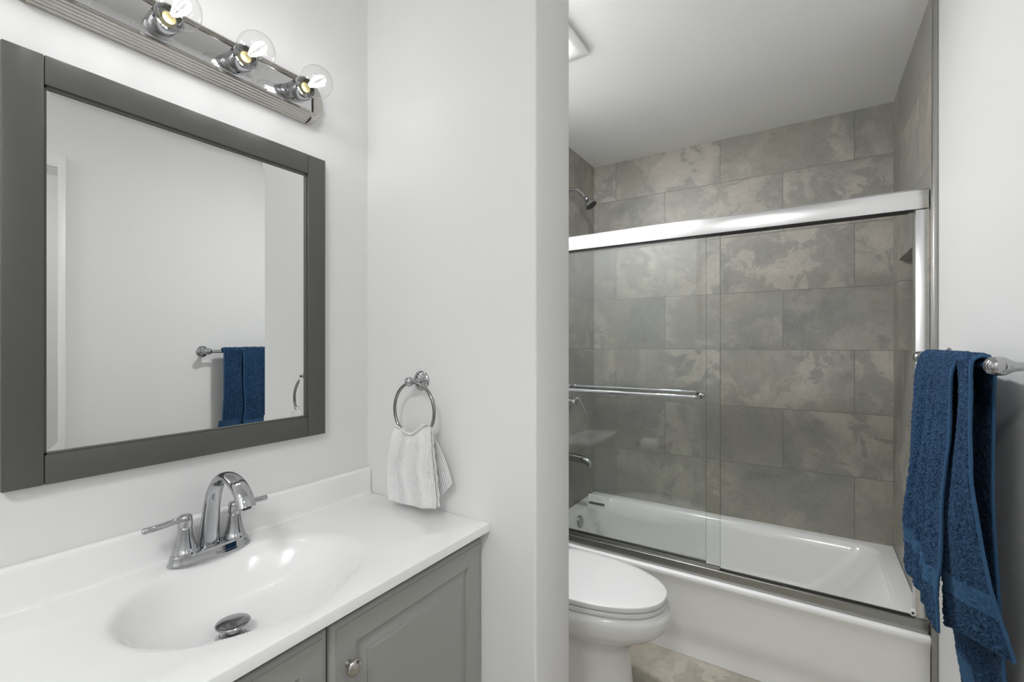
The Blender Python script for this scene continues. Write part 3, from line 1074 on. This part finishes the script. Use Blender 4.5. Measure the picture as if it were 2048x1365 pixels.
ZR = 0.355
TY0, TY1, TX0, TX1 = 2.005, YB - 0.002, 0.002, XT - 0.002
bm = bmesh.new()
e = 0.0015
rings = [rrect(TX0, TX1, TY0 + 0.036, TY1, e, 0.001), rrect(TX0, TX1, TY0 + 0.036, TY1, e, 0.05), rrect(TX0, TX1, TY0 + 0.033, TY1, e, 0.075), rrect(TX0, TX1, TY0 + 0.027, TY1, e, 0.10), rrect(TX0, TX1, TY0 + 0.021, TY1, e, 0.125), rrect(TX0, TX1, TY0 + 0.0185, TY1, e, 0.15),
         rrect(TX0, TX1, TY0 + 0.014, TY1, e, ZR - 0.06), rrect(TX0, TX1, TY0 + 0.010, TY1, e, ZR - 0.035), rrect(TX0, TX1, TY0 + 0.003, TY1, e, ZR - 0.022), rrect(TX0, TX1, TY0, TY1, e, ZR - 0.012), rrect(TX0, TX1, TY0 + 0.003, TY1, e, ZR - 0.003), rrect(TX0, TX1, TY0 + 0.012, TY1, e, ZR),
         rrect(0.062, 1.462, 2.092, 2.786, 0.085, ZR), rrect(0.068, 1.455, 2.098, 2.778, 0.085, ZR - 0.003), rrect(0.074, 1.445, 2.104, 2.768, 0.09, ZR - 0.014),
         rrect(0.080, 1.425, 2.110, 2.758, 0.10, ZR - 0.05), rrect(0.090, 1.36, 2.122, 2.748, 0.12, ZR - 0.14), rrect(0.105, 1.29, 2.14, 2.735, 0.13, ZR - 0.23),
         rrect(0.125, 1.24, 2.16, 2.715, 0.14, 0.085), rrect(0.17, 1.19, 2.20, 2.68, 0.14, 0.062), rrect(0.30, 1.10, 2.30, 2.58, 0.10, 0.056)]
loft(bm, rings, True, True)
tub = finish('bathtub', bm, M['tub'], smooth=50)
tag(tub, 'white alcove bathtub with a plain front apron behind sliding glass', 'bathtub')
bm = bmesh.new()
lathe(bm, [(0, 0.034), (0.004, 0.034), (0.008, 0.0315), (0.0095, 0.026), (0.0105, 0.012), (0.009, 0.0)], (0.080, 2.43, 0.303), (1, 0, 0.12), 40)
ofp = finish('overflow_plate', bm, mat('dull_chrome', (0.33, 0.33, 0.32), 0.2, 1.0), tub, smooth=40)
bm = bmesh.new()
lathe(bm, [(0.0095, 0.0045), (0.0115, 0.004), (0.012, 0.0)], (0.080, 2.43, 0.292), (1, 0, 0.12), 16)
finish('screw', bm, M['chrome'], ofp)
# ------------------------------------------------------------------ sliding shower door
sd = thing('shower_door', 'sliding glass tub enclosure in silver aluminium frame', 'shower door', (0.76, 2.06, ZR))
HX0, HX1 = 0.004, XT - 0.001
HDY0, HDY1 = 2.030, 2.088
bm = bmesh.new()
# header: hollow channel open below, seen as front, top and back walls
box(bm, (HX0, HDY0, 1.771), (HX1 - 0.003, HDY0 + 0.003, 1.836), bev=0.0008)
box(bm, (HX0, HDY0, 1.833), (HX1 - 0.003, HDY1, 1.837), bev=0.0008)
box(bm, (HX0, HDY1 - 0.003, 1.771), (HX1 - 0.003, HDY1, 1.836), bev=0.0008)
box(bm, (HX0, HDY0 + 0.003, 1.785), (HX1 - 0.003, HDY1 - 0.003, 1.789))
hd = finish('header_rail', bm, M['alu'], sd, smooth=30)
finish('roller_track', B((HX0 + 0.01, HDY0 + 0.006, 1.768), (HX1 - 0.05, HDY1 - 0.006, 1.784)), M['dark'], hd)
bm = bmesh.new()
box(bm, (HX0, HDY0 - 0.002, ZR), (HX1 - 0.003, HDY0 + 0.012, ZR + 0.042), bev=0.003, seg=3)
box(bm, (HX0, HDY0 + 0.010, ZR), (HX1 - 0.003, HDY1 + 0.004, ZR + 0.012), bev=0.001)
box(bm, (HX0, HDY1 - 0.004, ZR), (HX1 - 0.003, HDY1 + 0.004, ZR + 0.030), bev=0.0015)
finish('bottom_track', bm, M['alu_dark'], sd, smooth=30)
for x0, x1 in ((1.482, HX1), (0.001, 0.036)):
    bm = bmesh.new()
    box(bm, (x0, HDY0 + 0.006, ZR + 0.012), (x1, HDY1, 1.771), bev=0.0015)
    finish('wall_jamb', bm, M['alu'], sd, smooth=30)


def panel(x0, x1, yc, z0, z1, front):
    bm = bmesh.new()
    box(bm, (x0, yc - 0.003, z0), (x1, yc + 0.003, z1))
    p = finish('glass_panel', bm, M['glass'], sd, smooth=0)
    # polished greenish edge
    finish('glass_edge', B((x1 - 0.0002, yc - 0.003, z0), (x1 + 0.0008, yc + 0.003, z1)), M['glass_edge'], p, smooth=0)
    finish('hanger_rail', B((x0 + 0.01, yc - 0.006, z1 - 0.004), (x1 - 0.004, yc + 0.006, z1 + 0.010)), M['alu_dark'], p)
    finish('bottom_rail', B((x0, yc - 0.005, z0 - 0.002), (x1, yc + 0.005, z0 + 0.020), bev=0.001), M['alu_dark'], p)
    # towel bar: through-glass standoffs with one long rail
    yb = yc - 0.050 if front else yc + 0.045
    zb = 1.101 if front else 1.110
    xa, xb = (0.185, 0.805) if front else (0.185, 0.79)
    bm = bmesh.new()
    yg = yc - 0.003 if front else yc + 0.003
    pth = catmull([(xa, yg, zb), (xa, (yg * 0.35 + yb * 0.65), zb), (xa + 0.012, yb, zb), (xa + 0.05, yb, zb), ((xa + xb) / 2, yb, zb), (xb - 0.05, yb, zb), (xb - 0.012, yb, zb), (xb, (yg * 0.35 + yb * 0.65), zb), (xb, yg, zb)], 6)
    tube(bm, pth, 0.0085, 20)
    for xq in (xa, xb):
        lathe(bm, [(0, 0.0125), (0.004, 0.0125), (0.006, 0.010)], (xq, yg, zb), (0, -1 if front else 1, 0), 28)
    finish('towel_rail', bm, M['chrome'], p, smooth=50)
    return p


panel(0.075, 0.877, 2.047, ZR + 0.033, 1.786, True)
pin = panel(0.030, 0.818, 2.072, ZR + 0.033, 1.786, False)
# printed paper label stuck on the glass
bm = bmesh.new()
yl = 2.072 - 0.003


def lab(x0, x1, z0, z1, lift, mi):
    box(bm, (x0, yl - 0.0005 - lift, z0), (x1, yl - lift, z1), mi=mi)


lab(0.290, 0.372, 0.535, 0.598, 0.0, 0)
lab(0.292, 0.370, 0.551, 0.564, 0.0004, 1)
for k in range(4):
    lab(0.297, 0.362 - 0.010 * (k % 2), 0.589 - k * 0.0062, 0.5905 - k * 0.0062, 0.0004, 2)
for k in range(2):
    lab(0.295, 0.366, 0.545 - k * 0.005, 0.5462 - k * 0.005, 0.0004, 2)
lb = finish('paper_label', bm, [M['paper'], M['ink'], M['ink_pale']], pin, smooth=0)
lb['label'] = 'white printed paper label with a dark bar'
bm = bmesh.new()
lathe(bm, [(0, 0.011), (0.010, 0.011), (0.013, 0.009), (0.014, 0.0)], (1.480, 2.045, ZR + 0.058), (-0.35, -1, 0.15), 24)
bpx = finish('bumper', bm, M['plastic'], sd, smooth=50)
bm = bmesh.new()
lathe(bm, [(0.0135, 0.004), (0.0145, 0.004), (0.0148, 0.0)], (1.480, 2.045, ZR + 0.058), (-0.35, -1, 0.15), 16)
finish('bumper_screw', bm, M['rubber'], bpx)

# ------------------------------------------------------------------ shower fittings on the left alcove wall
SYc = 2.42
sh = thing('wall_shower', 'chrome shower head on a bent arm high on the tiled wall', 'shower head', (0, SYc, 2.2))
bm = bmesh.new()
lathe(bm, [(0, 0.029), (0.003, 0.029), (0.008, 0.022), (0.010, 0.0115)], (0, SYc, 2.208), (1, 0, 0), 32)
finish('wall_flange', bm, M['chrome'], sh, smooth=45)
arm = catmull([(0.002, SYc, 2.208), (0.03, SYc, 2.207), (0.065, SYc, 2.200), (0.092, SYc, 2.180), (0.118, SYc, 2.152)], 6)
finish('arm', tube(bmesh.new(), arm, 0.0085, 18), M['chrome'], sh, smooth=60)
hd_dir = Vector((0.56, 0.0, -0.83)).normalized()
bm = bmesh.new()
lathe(bm, [(-0.004, 0.0115), (0.010, 0.0125), (0.012, 0.0145), (0.022, 0.0145), (0.024, 0.013), (0.028, 0.0175), (0.036, 0.0245), (0.048, 0.030), (0.060, 0.0335), (0.066, 0.034), (0.068, 0.032)],
      arm[-1], hd_dir, 40)
hdo = finish('head', bm, M['chrome'], sh, smooth=45)
bm = bmesh.new()
lathe(bm, [(0.0665, 0.0315), (0.0690, 0.031), (0.0700, 0.027), (0.0700, 0.0)], arm[-1], hd_dir, 40)
finish('spray_face', bm, M['rubber'], hdo, smooth=45)

sv = thing('shower_valve', 'round chrome shower valve with lever handle behind the glass', 'shower valve', (0, SYc, 0.985))
bm = bmesh.new()
lathe(bm, [(0, 0.078), (0.003, 0.078), (0.008, 0.072), (0.013, 0.055), (0.016, 0.030), (0.018, 0.027)], (0, SYc, 0.985), (1, 0, 0), 48)
finish('escutcheon', bm, M['chrome'], sv, smooth=45)
bm = bmesh.new()
lathe(bm, [(0.014, 0.026), (0.040, 0.022), (0.056, 0.020), (0.062, 0.016), (0.064, 0.0)], (0, SYc, 0.985), (1, 0, 0), 32)
hb = finish('handle', bm, M['chrome'], sv, smooth=45)
lev = catmull([(0.052, SYc, 1.000), (0.070, SYc + 0.004, 1.008), (0.086, SYc + 0.014, 0.985), (0.098, SYc + 0.026, 0.950), (0.108, SYc + 0.036, 0.915)], 6)
finish('lever', tube(bmesh.new(), lev, [0.009 - 0.004 * i / (len(lev) - 1) for i in range(len(lev))], 16), M['chrome'], hb, smooth=60)

ts = thing('tub_spout', 'chrome tub spout low on the tiled wall above the tub', 'tub spout', (0, SYc, 0.66))
spt = catmull([(0.001, SYc, 0.668), (0.05, SYc, 0.668), (0.10, SYc, 0.664), (0.135, SYc, 0.656), (0.152, SYc, 0.645)], 6)
nn = len(spt)
bm = bmesh.new()
tube(bm, spt, [0.026 - 0.004 * i / (nn - 1) for i in range(nn)], 24)
lathe(bm, [(0, 0.016), (0.022, 0.015), (0.024, 0.013)], (0.140, SYc, 0.652), (0, 0, -1), 24)
tso = finish('spout', bm, M['chrome'], ts, smooth=50)
bm = bmesh.new()
lathe(bm, [(0, 0.004), (0.012, 0.004), (0.013, 0.0065), (0.018, 0.0065), (0.019, 0.0)], (0.140, SYc, 0.672), (0, 0, 1), 18)
finish('diverter_knob', bm, M['chrome'], ts, smooth=50)

# niche shelf
ns = tag(finish('niche_shelf', B((XT + 0.045, NY0, 1.583), (XT + ND, NY1, 1.589), bev=0.001), M['alu']),
         'thin pale shelf inside the tiled shower niche at right', 'shelf')

# ------------------------------------------------------------------ toilet
TYC = 1.622
to = thing('toilet', 'white elongated toilet with closed lid between short wall and tub', 'toilet', (0.4, TYC, 0))


def egg(xc, af, ab, hw, z, sq=2.0, n=72, yc=TYC):
    p = []
    for k in range(n):
        a = 2 * PI * k / n
        c, s = math.cos(a), math.sin(a)
        ee = 2.0 / (2.15 if c > 0 else sq)
        x = xc + (af if c > 0 else ab) * abs(c) ** ee * (1 if c > 0 else -1)
        y = yc + hw * abs(s) ** ee * (1 if s > 0 else -1)
        p.append((x, y, z))
    return p


bm = bmesh.new()
rings = [egg(0.40, 0.262, 0.32, 0.132, 0.0, 4), egg(0.40, 0.264, 0.32, 0.133, 0.006, 4), egg(0.40, 0.258, 0.32, 0.128, 0.03, 4), egg(0.40, 0.248, 0.31, 0.122, 0.10, 4), egg(0.40, 0.240, 0.30, 0.120, 0.17, 4),
         egg(0.40, 0.240, 0.30, 0.122, 0.225, 4), egg(0.405, 0.252, 0.29, 0.130, 0.258, 3.5), egg(0.415, 0.282, 0.27, 0.147, 0.285, 3), egg(0.425, 0.318, 0.25, 0.168, 0.310, 2.6), egg(0.43, 0.340, 0.24, 0.182, 0.335, 2.4),
         egg(0.43, 0.352, 0.235, 0.190, 0.362, 2.4), egg(0.43, 0.353, 0.235, 0.191, 0.382, 2.4), egg(0.43, 0.349, 0.232, 0.188, 0.396, 2.4), egg(0.43, 0.340, 0.225, 0.181, 0.404, 2.4), egg(0.43, 0.32, 0.21, 0.165, 0.405, 2.4)]
loft(bm, rings)
finish('bowl', bm, M['porcelain'], to, smooth=60)


def slab(z0, z1, af, hw, ab, r, dome=0.0):
    bm = bmesh.new()
    xc = 0.43
    rg = [egg(xc, af - r, ab - r, hw - r, z0, 2.8), egg(xc, af - 0.25 * r, ab - 0.25 * r, hw - 0.25 * r, z0 + 0.3 * r, 2.8), egg(xc, af, ab, hw, z0 + r, 2.8), egg(xc, af, ab, hw, z1 - r, 2.8),
          egg(xc, af - 0.3 * r, ab - 0.3 * r, hw - 0.3 * r, z1 - 0.3 * r, 2.8), egg(xc, af - r, ab - r, hw - r, z1, 2.8)]
    if dome:
        for f in (0.85, 0.6, 0.3, 0.05):
            rg.append(egg(xc, af * f, ab * f, hw * f, z1 + dome * (1 - f * f), 2.8))
    loft(bm, rg)
    return bm


finish('seat', slab(0.4085, 0.4235, 0.337, 0.186, 0.185, 0.002), M['plastic'], to, smooth=50)
finish('lid', slab(0.4272, 0.4465, 0.338, 0.187, 0.19, 0.0035, 0.0025), M['plastic'], to, smooth=50)
for s in (-1, 1):
    bm = bmesh.new()
    lathe(bm, [(-0.02, 0.011), (0.02, 0.011)], (0.235, TYC + s * 0.075, 0.430), (0, 1, 0), 20)
    finish('hinge', bm, M['plastic'], to)
bm = bmesh.new()
rings = [rrect(0.014, 0.175, TYC - 0.19, TYC + 0.19, 0.035, 0.39), rrect(0.012, 0.185, TYC - 0.205, TYC + 0.205, 0.035, 0.55), rrect(0.010, 0.195, TYC - 0.215, TYC + 0.215, 0.035, 0.745)]
loft(bm, rings)
finish('tank', bm, M['porcelain'], to, smooth=50)
bm = bmesh.new()
rings = [rrect(0.006, 0.200, TYC - 0.220, TYC + 0.220, 0.038, 0.747), rrect(0.004, 0.204, TYC - 0.224, TYC + 0.224, 0.04, 0.752), rrect(0.004, 0.204, TYC - 0.224, TYC + 0.224, 0.04, 0.775), rrect(0.008, 0.200, TYC - 0.220, TYC + 0.220, 0.038, 0.782), rrect(0.03, 0.178, TYC - 0.195, TYC + 0.195, 0.03, 0.784)]
loft(bm, rings)
tl = finish('tank_lid', bm, M['porcelain'], to, smooth=50)
bm = bmesh.new()
lathe(bm, [(0, 0.024), (0.003, 0.024), (0.005, 0.021), (0.005, 0.0)], (0.105, TYC, 0.784), (0, 0, 1), 32)
finish('flush_button', bm, M['alu_dark'], tl)

# ------------------------------------------------------------------ toilet paper on the far face of the short wall
PX, PZ, PY = 0.362, 0.690, YP1 + 0.075
tp = thing('toilet_paper_holder', 'chrome toilet roll holder reflected in the shower glass', 'toilet paper holder', (PX, YP1, PZ))
for s in (-1, 1):
    bm = bmesh.new()
    lathe(bm, [(0, 0.024), (0.004, 0.024), (0.008, 0.018), (0.014, 0.010), (0.045, 0.007), (0.062, 0.009), (0.072, 0.012), (0.082, 0.010), (0.087, 0.0)], (PX + s * 0.088, YP1, PZ), (0, 1, 0), 28)
    finish('post', bm, M['chrome'], tp, smooth=50)
bm = bmesh.new()
tube(bm, [Vector((PX - 0.086, PY, PZ)), Vector((PX, PY, PZ)), Vector((PX + 0.086, PY, PZ))], 0.007, 16)
finish('spindle', bm, M['chrome'], tp, smooth=50)
bm = bmesh.new()
lathe(bm, [(-0.051, 0.019), (-0.051, 0.052), (-0.049, 0.0535), (0.049, 0.0535), (0.051, 0.052), (0.051, 0.019), (-0.051, 0.019)], (PX, PY, PZ - 0.011), (1, 0, 0), 40, cap0=False, cap1=False)
tag(finish('toilet_roll', bm, M['paper'], smooth=40), 'white toilet paper roll seen only as a reflection in the shower glass', 'toilet paper')

# ------------------------------------------------------------------ exhaust fan with light on the ceiling
EX0, EX1, EY0, EY1 = 0.165, 0.463, 1.385, 1.685
ef = thing('exhaust_fan', 'white square ceiling fan with light partly hidden by the short wall', 'exhaust fan', ((EX0 + EX1) / 2, (EY0 + EY1) / 2, ZC))
bm = bmesh.new()


def sq(ins, z):
    return rrect(EX0 + ins, EX1 - ins, EY0 + ins, EY1 - ins, 0.012, z, 6)


loft(bm, [sq(0.012, ZC), sq(0.012, ZC - 0.010), sq(0.0, ZC - 0.012), sq(0.0, ZC - 0.020), sq(0.003, ZC - 0.0225), sq(0.03, ZC - 0.024), sq(0.06, ZC - 0.0245)])
finish('grille_cover', bm, M['plastic'], ef, smooth=40)
bm = bmesh.new()
ls = lambda ins, z: rrect(EX0 + 0.088 + ins, EX1 - 0.088 - ins, EY0 + 0.088 + ins, EY1 - 0.088 - ins, 0.02, z, 6)
loft(bm, [ls(0, ZC - 0.0240), ls(0, ZC - 0.028), ls(0.006, ZC - 0.032), ls(0.03, ZC - 0.034)])
finish('light_lens', bm, M['lens'], ef, smooth=40)
